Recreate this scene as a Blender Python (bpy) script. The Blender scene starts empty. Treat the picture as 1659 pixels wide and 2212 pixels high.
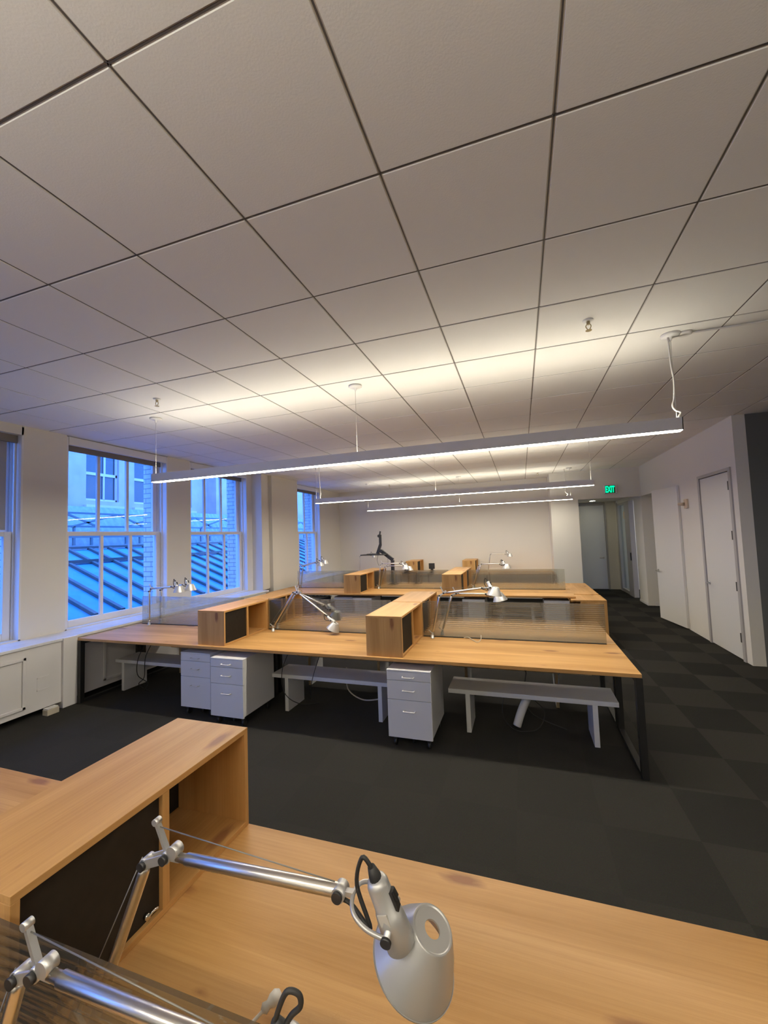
import bpy, bmesh, math, random
from mathutils import Vector, Matrix
random.seed(7)
scn = bpy.context.scene
col = scn.collection
V = Vector

# ------------------------------------------------------------------ materials
MATS = {}
def nodes_of(name):
    m = bpy.data.materials.new(name); m.use_nodes = True
    nt = m.node_tree
    return m, nt, nt.nodes, nt.links, nt.nodes['Principled BSDF']
def noise_bump(nt, b, scale, strength, dist=.002, coord='Object'):
    tc = nt.nodes.new('ShaderNodeTexCoord'); n = nt.nodes.new('ShaderNodeTexNoise')
    n.inputs['Scale'].default_value = scale; n.inputs['Detail'].default_value = 4
    bp = nt.nodes.new('ShaderNodeBump'); bp.inputs['Strength'].default_value = strength; bp.inputs['Distance'].default_value = dist
    nt.links.new(tc.outputs[coord], n.inputs['Vector']); nt.links.new(n.outputs['Fac'], bp.inputs['Height'])
    nt.links.new(bp.outputs['Normal'], b.inputs['Normal'])
def mat(name, color, rough=.5, metal=0., spec=.5, bump=None, vary=None):
    m, nt, N, L, b = nodes_of(name)
    b.inputs['Base Color'].default_value = (*color, 1); b.inputs['Roughness'].default_value = rough
    b.inputs['Metallic'].default_value = metal; b.inputs['Specular IOR Level'].default_value = spec
    if vary:
        tc = N.new('ShaderNodeTexCoord'); n = N.new('ShaderNodeTexNoise'); r = N.new('ShaderNodeValToRGB')
        n.inputs['Scale'].default_value = vary[0]; n.inputs['Detail'].default_value = 5
        k = vary[1]
        r.color_ramp.elements[0].position = .3; r.color_ramp.elements[1].position = .7
        r.color_ramp.elements[0].color = (*[c*(1-k) for c in color], 1); r.color_ramp.elements[1].color = (*[min(1, c*(1+k)) for c in color], 1)
        L.new(tc.outputs['Object'], n.inputs['Vector']); L.new(n.outputs['Fac'], r.inputs['Fac']); L.new(r.outputs['Color'], b.inputs['Base Color'])
    if bump: noise_bump(nt, b, *bump)
    MATS[name] = m
    return m
def emit(name, color, strength):
    m = bpy.data.materials.new(name); m.use_nodes = True
    nt = m.node_tree; nt.nodes.clear()
    e = nt.nodes.new('ShaderNodeEmission'); o = nt.nodes.new('ShaderNodeOutputMaterial')
    e.inputs['Color'].default_value = (*color, 1); e.inputs['Strength'].default_value = strength
    nt.links.new(e.outputs[0], o.inputs['Surface']); MATS[name] = m
    return m
def oak(name, axis):
    m, nt, N, L, b = nodes_of(name)
    tc = N.new('ShaderNodeTexCoord')
    def mp(along, across):
        mm = N.new('ShaderNodeMapping'); s = [across]*3; s[axis] = along
        mm.inputs['Scale'].default_value = s; L.new(tc.outputs['Object'], mm.inputs['Vector']); return mm.outputs[0]
    def nz(vec, scale, det, rough=.55, dist=0.):
        n = N.new('ShaderNodeTexNoise'); n.inputs['Scale'].default_value = scale; n.inputs['Detail'].default_value = det
        n.inputs['Roughness'].default_value = rough; n.inputs['Distortion'].default_value = dist; L.new(vec, n.inputs['Vector']); return n.outputs['Fac']
    def mix(t, a, c, f):
        x = N.new('ShaderNodeMix'); x.data_type = 'RGBA'; x.blend_type = t
        for i, v in ((6, a), (7, c)):
            if isinstance(v, tuple): x.inputs[i].default_value = (*v, 1)
            else: L.new(v, x.inputs[i])
        if isinstance(f, float): x.inputs[0].default_value = f
        else: L.new(f, x.inputs[0])
        return x.outputs[2]
    def ramp(f, p0, p1):
        r = N.new('ShaderNodeMapRange'); r.inputs[1].default_value = p0; r.inputs[2].default_value = p1; L.new(f, r.inputs[0]); return r.outputs[0]
    big = ramp(nz(mp(.45, 4.), 1.7, 4, .5, .6), .34, .66)
    fine = ramp(nz(mp(1.2, 60.), 2.2, 4, .6), .35, .68)
    c = mix('MIX', (.49, .264, .082), (.66, .385, .150), big)
    c = mix('MULTIPLY', c, (.80, .74, .66), 0.0) if False else mix('MIX', c, mix('MULTIPLY', c, (.90, .87, .83), 1.0), fine)
    # staves: faint tone steps across the grain
    sp = N.new('ShaderNodeSeparateXYZ'); L.new(tc.outputs['Object'], sp.inputs[0])
    ac = {0: 1, 1: 0, 2: 0}[axis]
    mth = N.new('ShaderNodeMath'); mth.operation = 'MULTIPLY'; mth.inputs[1].default_value = 8.2; L.new(sp.outputs[ac], mth.inputs[0])
    fl = N.new('ShaderNodeMath'); fl.operation = 'FLOOR'; L.new(mth.outputs[0], fl.inputs[0])
    wn = N.new('ShaderNodeTexWhiteNoise'); wn.noise_dimensions = '1D'; L.new(fl.outputs[0], wn.inputs['W'])
    c = mix('MIX', c, mix('MULTIPLY', c, (.93, .90, .86), 1.0), ramp(wn.outputs['Value'], .2, 1.0))
    # knots
    vo = N.new('ShaderNodeTexVoronoi'); vo.inputs['Scale'].default_value = 2.3; vo.inputs['Randomness'].default_value = 1.
    vo.voronoi_dimensions = '2D'; kv = mp(1., 2.9)
    if axis == 2:
        s3 = N.new('ShaderNodeSeparateXYZ'); L.new(kv, s3.inputs[0]); c3 = N.new('ShaderNodeCombineXYZ'); a3 = N.new('ShaderNodeMath')
        L.new(s3.outputs[0], a3.inputs[0]); L.new(s3.outputs[1], a3.inputs[1]); L.new(a3.outputs[0], c3.inputs[0]); L.new(s3.outputs[2], c3.inputs[1]); kv = c3.outputs[0]
    L.new(kv, vo.inputs['Vector'])
    sc = N.new('ShaderNodeSeparateColor'); L.new(vo.outputs['Color'], sc.inputs[0])
    size = N.new('ShaderNodeMapRange'); size.inputs[1].default_value = .35; size.inputs[2].default_value = .85; size.inputs[3].default_value = -.1; size.inputs[4].default_value = .19; L.new(sc.outputs[0], size.inputs[0])
    wob = N.new('ShaderNodeMath'); wob.operation = 'MULTIPLY_ADD'; wob.inputs[1].default_value = .12; L.new(nz(mp(6., 24.), 2.5, 3), wob.inputs[0]); L.new(vo.outputs['Distance'], wob.inputs[2])
    dv = N.new('ShaderNodeMath'); dv.operation = 'SUBTRACT'; L.new(size.outputs[0], dv.inputs[0]); L.new(wob.outputs[0], dv.inputs[1])
    kf = N.new('ShaderNodeMapRange'); kf.inputs[1].default_value = -.06; kf.inputs[2].default_value = .05; L.new(dv.outputs[0], kf.inputs[0])
    kp = N.new('ShaderNodeMath'); kp.operation = 'POWER'; kp.inputs[1].default_value = 1.2; L.new(kf.outputs[0], kp.inputs[0])
    class _K: outputs = [kp.outputs[0]]
    kf = _K
    c = mix('MIX', c, (.27, .115, .045), kf.outputs[0])
    L.new(c, b.inputs['Base Color']); b.inputs['Roughness'].default_value = .42; b.inputs['Specular IOR Level'].default_value = .3
    bp = N.new('ShaderNodeBump'); bp.inputs['Strength'].default_value = .12; bp.inputs['Distance'].default_value = .001
    L.new(fine, bp.inputs['Height']); L.new(bp.outputs[0], b.inputs['Normal'])
    MATS[name] = m
oak('oak_x', 0); oak('oak_y', 1); oak('oak_z', 2)
mat('wall_paint', (.725, .70, .64), .7, spec=.25, bump=(300, .05, .0006))
mat('grey_paint', (.115, .12, .118), .7, spec=.2, bump=(300, .05, .0006))
mat('white_gloss', (.72, .70, .68), .35)
mat('window_white', (.76, .76, .77), .38)
mat('door_white', (.70, .69, .66), .42)
mat('frame_grey', (.40, .385, .375), .45)
mat('tile_white', (.88, .865, .835), .9, spec=.1, bump=(140, .35, .002))
mat('tbar', (.60, .575, .54), .6)
mat('tbar_slot', (.10, .09, .085), .7)
mat('white_lam', (.70, .70, .70), .4)
mat('beige_edge', (.50, .38, .22), .55)
mat('black_metal', (.006, .006, .006), .5)
mat('black_plastic', (.012, .012, .013), .45)
mat('dark_panel', (.015, .012, .009), .65, spec=.2, vary=(30, .15))
mat('alu', (.82, .78, .71), .30, metal=1.)
mat('alu_matte', (.66, .655, .64), .42, metal=.75)
mat('shade_alu', (.60, .595, .575), .38, metal=.55, bump=(220, .06, .0008))
mat('chrome', (.75, .75, .74), .15, metal=1.)
mat('cord_black', (.012, .012, .012), .6)
mat('cord_white', (.75, .72, .66), .6)
mat('cord_beige', (.52, .46, .36), .6)
mat('wire', (.25, .24, .22), .4, metal=.6)
mat('marble', (.74, .75, .77), .25, vary=(6, .06))
mat('blind_grey', (.20, .185, .175), .8)
mat('facade_paint', (.42, .33, .34), .8, vary=(2.5, .10))
mat('facade_trim', (.58, .48, .48), .7)
mat('facade_glass', (.035, .05, .06), .12, spec=.6)
mat('roof_pane', (.035, .23, .40), .5, vary=(3.5, .10))
mat('roof_rib', (.05, .07, .075), .6)
mat('lattice_steel', (.10, .14, .16), .7)
mat('corrugated', (.21, .25, .27), .7, vary=(9, .14))
mat('fixture_grey', (.74, .72, .69), .5)
mat('fixture_white', (.80, .79, .77), .5)
mat('brass', (.45, .36, .2), .35, metal=.8)
mat('sensor_beige', (.60, .48, .36), .5)
mat('label_paper', (.66, .62, .54), .6)
mat('label_ink', (.12, .11, .10), .6)
emit('lamp_down', (1., .915, .76), 72.)
emit('fill_lamp_down', (1., .92, .77), 42.)  # downward glow of the added out-of-view pendants only
emit('lamp_down_mid', (1., .92, .75), 48.)
emit('lamp_up', (1., .925, .745), 26.)
emit('fill_lamp_up', (1., .925, .76), 135.)  # upward fill from the added out-of-view pendants only
emit('exit_green', (.0, .95, .36), 1.6)
emit('downlight', (1., .95, .72), 40.)
mat('exit_face', (.02, .16, .09), .5)
# carpet tiles
def carpet():
    m, nt, N, L, b = nodes_of('carpet')
    tc = N.new('ShaderNodeTexCoord'); sp = N.new('ShaderNodeSeparateXYZ'); L.new(tc.outputs['Object'], sp.inputs[0])
    cb = N.new('ShaderNodeCombineXYZ')
    for i, off, sz in ((0, -1.382+5., .5), (1, -.285+5.13, .513)):
        a = N.new('ShaderNodeMath'); a.operation = 'ADD'; a.inputs[1].default_value = off; L.new(sp.outputs[i], a.inputs[0])
        d = N.new('ShaderNodeMath'); d.operation = 'DIVIDE'; d.inputs[1].default_value = sz; L.new(a.outputs[0], d.inputs[0])
        f = N.new('ShaderNodeMath'); f.operation = 'FLOOR'; L.new(d.outputs[0], f.inputs[0]); L.new(f.outputs[0], cb.inputs[i])
    ck = N.new('ShaderNodeTexWhiteNoise'); ck.noise_dimensions = '3D'; L.new(cb.outputs[0], ck.inputs['Vector'])
    ch = N.new('ShaderNodeTexChecker'); ch.inputs['Scale'].default_value = 1.; 
    ad = N.new('ShaderNodeVectorMath'); ad.operation = 'ADD'; ad.inputs[1].default_value = (.5, .5, .5); L.new(cb.outputs[0], ad.inputs[0]); L.new(ad.outputs[0], ch.inputs['Vector'])
    mx = N.new('ShaderNodeMath'); mx.operation = 'MULTIPLY_ADD'; mx.inputs[1].default_value = .75; L.new(ch.outputs['Fac'], mx.inputs[0])
    m2 = N.new('ShaderNodeMath'); m2.operation = 'MULTIPLY'; m2.inputs[1].default_value = .25; L.new(ck.outputs['Value'], m2.inputs[0]); L.new(m2.outputs[0], mx.inputs[2])
    ms = N.new('ShaderNodeMapRange'); ms.inputs[1].default_value = .3; ms.inputs[2].default_value = 1.5; ms.inputs[3].default_value = .14; ms.inputs[4].default_value = 1.; L.new(sp.outputs[0], ms.inputs[0])
    s1 = N.new('ShaderNodeMath'); s1.operation = 'SUBTRACT'; s1.inputs[1].default_value = .55; L.new(mx.outputs[0], s1.inputs[0])
    s2 = N.new('ShaderNodeMath'); s2.operation = 'MULTIPLY_ADD'; s2.inputs[2].default_value = .55; L.new(s1.outputs[0], s2.inputs[0]); L.new(ms.outputs[0], s2.inputs[1]); mx = s2
    n = N.new('ShaderNodeTexNoise'); n.inputs['Scale'].default_value = 160; n.inputs['Detail'].default_value = 3; L.new(tc.outputs['Object'], n.inputs['Vector'])
    r = N.new('ShaderNodeValToRGB'); L.new(mx.outputs[0], r.inputs['Fac'])
    r.color_ramp.elements[0].color = (.019, .0185, .0178, 1); r.color_ramp.elements[1].color = (.037, .0355, .031, 1)
    x = N.new('ShaderNodeMix'); x.data_type = 'RGBA'; x.blend_type = 'MULTIPLY'; x.inputs[0].default_value = .5
    L.new(r.outputs[0], x.inputs[6]); L.new(n.outputs['Color'], x.inputs[7]); 
    g = N.new('ShaderNodeMix'); g.data_type = 'RGBA'; g.blend_type = 'MULTIPLY'; g.inputs[0].default_value = 1.; g.inputs[7].default_value = (1.3, 1.3, 1.3, 1)
    L.new(x.outputs[2], g.inputs[6]); L.new(g.outputs[2], b.inputs['Base Color'])
    b.inputs['Roughness'].default_value = .95; b.inputs['Specular IOR Level'].default_value = .08
    bp = N.new('ShaderNodeBump'); bp.inputs['Strength'].default_value = .5; bp.inputs['Distance'].default_value = .004
    L.new(n.outputs['Fac'], bp.inputs['Height']); L.new(bp.outputs[0], b.inputs['Normal'])
    MATS['carpet'] = m
carpet()
def glassy(name, tint, transp, rough, gloss=.08, refr=0., bump=None):
    """pane: mostly transparent, a share of refraction and a little reflection"""
    m = bpy.data.materials.new(name); m.use_nodes = True
    nt = m.node_tree; N = nt.nodes; N.clear(); L = nt.links
    o = N.new('ShaderNodeOutputMaterial'); t = N.new('ShaderNodeBsdfTransparent'); g = N.new('ShaderNodeBsdfGlossy')
    t.inputs['Color'].default_value = (*tint, 1); g.inputs['Roughness'].default_value = rough
    lw = N.new('ShaderNodeLayerWeight'); lw.inputs['Blend'].default_value = .5
    pw = N.new('ShaderNodeMath'); pw.operation = 'POWER'; pw.inputs[1].default_value = 4.; L.new(lw.outputs['Facing'], pw.inputs[0])
    fr = N.new('ShaderNodeMath'); fr.operation = 'MULTIPLY_ADD'; fr.inputs[1].default_value = .5; fr.inputs[2].default_value = .03; L.new(pw.outputs[0], fr.inputs[0])
    mx = N.new('ShaderNodeMixShader'); L.new(fr.outputs[0], mx.inputs['Fac'])
    first = t.outputs[0]
    if refr:
        rf = N.new('ShaderNodeBsdfRefraction'); rf.inputs['Color'].default_value = (*tint, 1); rf.inputs['IOR'].default_value = 1.25; rf.inputs['Roughness'].default_value = .07
        m0 = N.new('ShaderNodeMixShader'); m0.inputs['Fac'].default_value = refr
        L.new(t.outputs[0], m0.inputs[1]); L.new(rf.outputs[0], m0.inputs[2]); first = m0.outputs[0]
        df = N.new('ShaderNodeBsdfDiffuse'); df.inputs['Color'].default_value = (.55, .52, .47, 1)
        m1 = N.new('ShaderNodeMixShader'); m1.inputs['Fac'].default_value = .05
        L.new(first, m1.inputs[1]); L.new(df.outputs[0], m1.inputs[2]); first = m1.outputs[0]
    L.new(first, mx.inputs[1]); L.new(g.outputs[0], mx.inputs[2]); L.new(mx.outputs[0], o.inputs['Surface'])
    MATS[name] = m
glassy('window_pane', (.93, .97, .98), 0, .02)
glassy('reeded_glass', (.86, .875, .85), 0, .10, refr=.5)
glassy('hall_glass', (.72, .76, .74), 0, .03)
def sheer():
    m = bpy.data.materials.new('blind_sheer'); m.use_nodes = True
    nt = m.node_tree; N = nt.nodes; N.clear(); o = N.new('ShaderNodeOutputMaterial')
    d = N.new('ShaderNodeBsdfDiffuse'); t = N.new('ShaderNodeBsdfTranslucent'); x = N.new('ShaderNodeMixShader')
    d.inputs['Color'].default_value = (.55, .54, .53, 1); t.inputs['Color'].default_value = (.30, .28, .27, 1); x.inputs['Fac'].default_value = .35
    nt.links.new(d.outputs[0], x.inputs[1]); nt.links.new(t.outputs[0], x.inputs[2]); nt.links.new(x.outputs[0], o.inputs['Surface'])
    MATS['blind_sheer'] = m
sheer()
def brick():
    m, nt, N, L, b = nodes_of('white_brick')
    tc = N.new('ShaderNodeTexCoord'); mp = N.new('ShaderNodeMapping'); mp.inputs['Rotation'].default_value = (math.pi/2, 0, 0)
    L.new(tc.outputs['Object'], mp.inputs['Vector'])
    br = N.new('ShaderNodeTexBrick'); br.inputs['Scale'].default_value = 1.
    br.inputs['Color1'].default_value = (.62, .62, .64, 1); br.inputs['Color2'].default_value = (.54, .55, .58, 1); br.inputs['Mortar'].default_value = (.22, .23, .26, 1)
    br.inputs['Brick Width'].default_value = .22; br.inputs['Row Height'].default_value = .08; br.inputs['Mortar Size'].default_value = .006
    L.new(mp.outputs[0], br.inputs['Vector']); L.new(br.outputs['Color'], b.inputs['Base Color']); b.inputs['Roughness'].default_value = .85
    MATS['white_brick'] = m
brick()

# ------------------------------------------------------------------ mesh helpers
class MB:
    def __init__(s): s.v = []; s.f = []; s.sm = []
    def add(s, vs, fs, smooth=False):
        o = len(s.v); s.v += [V(p) for p in vs]; s.f += [[i+o for i in f] for f in fs]; s.sm += [smooth]*len(fs)
        return s
    def box(s, x0, x1, y0, y1, z0, z1, M=None):
        p = [V((x, y, z)) for z in (z0, z1) for y in (y0, y1) for x in (x0, x1)]
        if M: p = [M @ q for q in p]
        return s.add(p, [(0,2,3,1),(4,5,7,6),(0,1,5,4),(2,6,7,3),(0,4,6,2),(1,3,7,5)])
    def bar(s, a, b, w, h, up=(0,0,1)):
        a, b = V(a), V(b); d = (b-a).normalized(); u = V(up)
        if abs(d.dot(u)) > .98: u = V((0,1,0))
        r = d.cross(u).normalized(); u = r.cross(d)
        p = []
        for q in (a, b):
            for i, j in ((-1,-1),(1,-1),(1,1),(-1,1)): p.append(q + r*(i*w/2) + u*(j*h/2))
        return s.add(p, [(3,2,1,0),(4,5,6,7),(0,1,5,4),(1,2,6,5),(2,3,7,6),(3,0,4,7)])
    def lathe(s, o, ax, prof, n=24, smooth=True, caps=True, squash=None):
        """prof: list of (distance along axis, radius)"""
        o, ax = V(o), V(ax).normalized()
        u = ax.orthogonal().normalized() if squash is None else (V(squash) - ax*V(squash).dot(ax)).normalized()
        w = ax.cross(u)
        vs, fs = [], []
        for t, r in prof:
            for k in range(n):
                a = 2*math.pi*k/n; vs.append(o + ax*t + (u*math.cos(a) + w*math.sin(a))*r)
        for i in range(len(prof)-1):
            for k in range(n):
                k2 = (k+1) % n; fs.append((i*n+k, i*n+k2, (i+1)*n+k2, (i+1)*n+k))
        s.add(vs, fs, smooth)
        if caps:
            o0 = len(s.v)-len(vs); m = len(prof)-1
            s.f += [[o0+k for k in range(n)][::-1], [o0+m*n+k for k in range(n)]]; s.sm += [False, False]
        return s
    def cyl(s, a, b, r, n=16, r2=None):
        a, b = V(a), V(b); l = (b-a).length
        return s.lathe(a, b-a, [(0, r), (l, r if r2 is None else r2)], n)
    def tube(s, pts, r, n=8, smooth_path=True, sub=6, rs=None):
        pts = [V(p) for p in pts]
        if smooth_path and len(pts) > 2:
            q = []; P = [pts[0]] + pts + [pts[-1]]
            for i in range(1, len(P)-2):
                p0, p1, p2, p3 = P[i-1:i+3]
                for k in range(sub):
                    t = k/sub
                    q.append(.5*((2*p1) + (p2-p0)*t + (2*p0-5*p1+4*p2-p3)*t*t + (3*p1-p0-3*p2+p3)*t**3))
            q.append(pts[-1]); pts = q
        vs, fs = [], []; u = None
        for i, p in enumerate(pts):
            d = (pts[min(i+1, len(pts)-1)] - pts[max(i-1, 0)]).normalized()
            if u is None: u = d.orthogonal().normalized()
            u = (u - d*u.dot(d)).normalized(); w = d.cross(u)
            for k in range(n):
                a = 2*math.pi*k/n; vs.append(p + (u*math.cos(a) + w*math.sin(a))*r)
        for i in range(len(pts)-1):
            for k in range(n):
                k2 = (k+1) % n; fs.append((i*n+k, i*n+k2, (i+1)*n+k2, (i+1)*n+k))
        s.add(vs, fs, True)
        o0 = len(s.v)-len(vs); m = len(pts)-1
        s.f += [[o0+k for k in range(n)][::-1], [o0+m*n+k for k in range(n)]]; s.sm += [False, False]
        return s
    def build(s, name, m, parent=None, origin=(0,0,0), bevel=0., kind=None, label=None):
        me = bpy.data.meshes.new(name); o0 = V(origin)
        me.from_pydata([p-o0 for p in s.v], [], s.f); me.update()
        for p, f in zip(me.polygons, s.sm): p.use_smooth = f
        bm = bmesh.new(); bm.from_mesh(me); bmesh.ops.recalc_face_normals(bm, faces=bm.faces); bm.to_mesh(me); bm.free()
        for q in (m if isinstance(m, (list, tuple)) else [m]): me.materials.append(MATS[q])
        ob = bpy.data.objects.new(name, me); col.objects.link(ob)
        if parent: ob.parent = parent
        else: ob.location = o0
        if bevel:
            b = ob.modifiers.new('bevel', 'BEVEL'); b.width = bevel; b.segments = 2; b.limit_method = 'ANGLE'; b.angle_limit = math.radians(40)
        if kind: ob['kind'] = kind
        if label: ob['label'] = label
        return ob
def thing(name, label, cat, loc, group=None):
    o = bpy.data.objects.new(name, None); col.objects.link(o); o.location = loc; o.empty_display_size = .05
    o['label'] = label; o['category'] = cat
    if group: o['group'] = group
    return o
def tag(o, label, cat, group=None):
    o['label'] = label; o['category'] = cat
    if group: o['group'] = group
    return o
def struct(mb, name, m, parent=None, **k):
    return mb.build(name, m, parent, kind='structure', **k)
def copy_tree(root, delta, label, group=None):
    """a copy of a thing with copies of its parts and sub-parts"""
    r = root.copy(); col.objects.link(r); r.location = V(root.location) + V(delta); r['label'] = label
    if group: r['group'] = group
    for ch in list(root.children):
        c = ch.copy(); col.objects.link(c); c.parent = r
        for g in list(ch.children):
            d = g.copy(); col.objects.link(d); d.parent = c
    return r

# ------------------------------------------------------------------ camera
F_PX, PITCH, YAW, ROLL, CAM_H = 877.354, .060062, .322611, -.035444, 1.79667
fwd = V((-math.sin(YAW)*math.cos(PITCH), math.cos(YAW)*math.cos(PITCH), math.sin(PITCH)))
rt = V((math.cos(YAW), math.sin(YAW), 0)); up = rt.cross(fwd)
R2 = rt*math.cos(ROLL) + up*math.sin(ROLL); U2 = -rt*math.sin(ROLL) + up*math.cos(ROLL)
cam = bpy.data.cameras.new('camera'); co = bpy.data.objects.new('camera', cam); col.objects.link(co)
co.matrix_world = Matrix(((R2.x, U2.x, -fwd.x, 0), (R2.y, U2.y, -fwd.y, 0), (R2.z, U2.z, -fwd.z, CAM_H), (0, 0, 0, 1)))
cam.sensor_fit = 'VERTICAL'; cam.sensor_height = 36.; cam.sensor_width = 27.; cam.lens = 36.*F_PX/2212.; cam.clip_start = .02; cam.clip_end = 200
scn.camera = co

# ------------------------------------------------------------------ setting
ZC = 3.2158
WX, RX, BY, EY, NY = -5.37, 2.69, 11.63, 10.85, -5.2    # window wall, right wall, back wall, exit wall, wall behind the viewer
FX = 6.4
struct(MB().box(-5.9, 7.5, -5.5, 15.5, -.2, 0), 'floor', 'carpet')
# ceiling: tiles with eased edges on a T-bar grid
mb = MB(); gx, gy, px, py = -1.0829, .8154, .6332, .6288
i0, i1, j0, j1 = -8, 12, -10, 18
for i in range(i0, i1):
    for j in range(j0, j1):
        x0, x1 = max(gx+i*px, -5.66), min(gx+(i+1)*px, FX+.1); y0, y1 = max(gy+j*py, NY-.1), min(gy+(j+1)*py, BY+.1)
        if x1-x0 < .02 or y1-y0 < .02: continue
        e, g = .0085, .0045
        lo = [(x0+e, y0+e, ZC), (x1-e, y0+e, ZC), (x1-e, y1-e, ZC), (x0+e, y1-e, ZC)]
        hi = [(x0+g, y0+g, ZC+.012), (x1-g, y0+g, ZC+.012), (x1-g, y1-g, ZC+.012), (x0+g, y1-g, ZC+.012)]
        mb.add(lo+hi, [(0,1,2,3), (0,4,5,1), (1,5,6,2), (2,6,7,3), (3,7,4,0)])
ceil = struct(mb, 'ceiling', 'tile_white')
mb = MB()
for i in range(i0, i1+1):
    x = gx+i*px
    if -5.7 < x < FX: mb.box(x-.0075, x+.0075, NY, BY, ZC+.004, ZC+.02)
for j in range(j0, j1+1):
    y = gy+j*py
    if NY < y < BY: mb.box(-5.66, FX, y-.0075, y+.0075, ZC+.004, ZC+.02)
struct(mb, 'ceiling_grid', 'tbar', ceil)
mb = MB()
for i in range(i0, i1+1):
    x = gx+i*px
    if -5.7 < x < FX: mb.box(x-.0028, x+.0028, NY, BY, ZC+.0025, ZC+.01)
for j in range(j0, j1+1):
    y = gy+j*py
    if NY < y < BY: mb.box(-5.66, FX, y-.0028, y+.0028, ZC+.0025, ZC+.01)
struct(mb, 'ceiling_grid_slot', 'tbar_slot', ceil)
struct(MB().box(-5.9, FX+.3, NY-.2, BY+.3, ZC+.02, ZC+.2), 'ceiling_slab', 'tile_white', ceil)

WIN = [(-2.47, -.93), (-.47, 1.07), (1.53, 3.07), (3.54, 5.08), (5.55, 7.09), (8.79, 10.33)]
XO = -5.66                                # outer face of the plaster wall
mb = MB(); ys = [NY] + [v for w in WIN for v in w] + [BY]
for k in range(0, len(ys), 2): mb.box(XO, WX, ys[k], ys[k+1], 0, ZC+.05)
for k, (a, b) in enumerate(WIN): mb.box(XO, WX, a, b, 0, .79)
wl = struct(mb, 'wall_left', 'wall_paint')
mb = MB()
for a, b in WIN[:3]: mb.box(XO+.06, WX, a, b, 3.107, ZC+.05)
struct(mb, 'wall_header', 'wall_paint', wl)
mb = MB()
for k in range(0, len(ys), 2): mb.box(-5.88, XO-.005, ys[k]-(.0 if k == 0 else .0), ys[k+1]+(0 if k+2 >= len(ys) else 0), -1, 6)
for a, b in WIN: mb.box(-5.88, XO-.005, a, b, -1, .74); mb.box(-5.88, XO-.005, a, b, 3.25, 6)
struct(mb, 'wall_outer_brick', 'white_brick', wl)
# stepped pier between the third and fourth window
mb = MB().box(WX-.02, -5.13, 7.25, 7.47, .775, ZC+.03).box(WX-.02, -5.185, 7.47, 7.585, .775, ZC+.03).box(WX-.02, -5.10, 7.585, 8.655, .0, ZC+.03)
struct(mb, 'trim_1', 'wall_paint')
struct(MB().box(WX-.3, 1.2, BY, BY+.2, 0, ZC+.05), 'wall_back', 'wall_paint')
# exit wall: pier, header, and the corridor beyond
HZ = 2.52
mb = MB().box(.735, 1.36, EY, BY+.02, 0, ZC+.03).box(1.36, RX+.02, EY, EY+.18, HZ, ZC+.03)
struct(mb, 'wall_exit', 'wall_paint')
mb = MB().box(1.20, 1.36, BY, 13.65, 0, 2.75).box(1.2, 1.36, 13.6, 13.8, 0, 2.75)
mb.box(2.42, 5.2, 13.62, 13.8, 0, 2.75).box(1.36, 2.42, 13.66, 13.8, 0, 2.75)
struct(mb, 'wall_corridor', 'wall_paint')
struct(MB().box(1.2, 5.3, EY+.18, 13.8, 2.6, 2.75), 'ceiling_corridor', 'wall_paint')
# right wall with passage opening, door wall, corridor side
mb = MB().box(RX, RX+.14, 6.43, 6.56, 0, ZC+.03).box(RX, RX+.14, 6.56, 7.62, 2.56, ZC+.03).box(RX, RX+.14, 7.62, 9.45, 0, ZC+.03)
mb.box(RX, RX+.14, 9.45, EY+.18, HZ, ZC+.03)
struct(mb, 'wall_right', 'wall_paint')
mb = MB().box(RX, RX+.14, EY, 11.52, 0, 2.62).box(RX, RX+.14, 11.52, 13.3, 2.5, 2.62).box(RX, RX+.14, 13.46, 13.62, 0, 2.62)
struct(mb, 'wall_hall', 'wall_paint')
mb = MB().box(RX+.14, 4.6, EY, EY+.14, 0, 2.62).box(RX+.14, 4.6, 9.3, 9.45, 0, 2.62).box(4.6, 4.75, 9.3, EY+.1, 0, 2.62)
struct(mb, 'wall_passage', 'wall_paint')
struct(MB().box(RX+.14, 4.75, 9.3, EY+.05, HZ, 2.62), 'ceiling_passage', 'wall_paint')
struct(MB().box(RX+.14, 4.6, EY-.012, EY, 0, .08).box(RX-.012, RX, EY+.0, 11.52, 0, .05), 'baseboard_passage', 'white_gloss')
struct(MB().box(5.1, 5.25, EY+.1, 13.7, 0, 2.62), 'wall_side_room', 'wall_paint')
struct(MB().box(RX+.14, FX+.2, 6.43, 6.58, 0, ZC+.05), 'wall_grey', 'grey_paint')
struct(MB().box(3.3, 3.4, 6.5, 9.4, 0, ZC+.05), 'wall_light_block', 'wall_paint')  # unseen backing wall added to stop sky light leaking round the closed door
struct(MB().box(FX, FX+.2, NY, 6.5, 0, ZC+.05), 'wall_far_right', 'wall_paint')
struct(MB().box(-5.8, FX+.2, NY-.2, NY, 0, ZC+.05), 'wall_near', 'wall_paint')
struct(MB().box(.722, .735, BY-.008, BY, .1, 2.5), 'trim_2', 'white_gloss')

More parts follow.
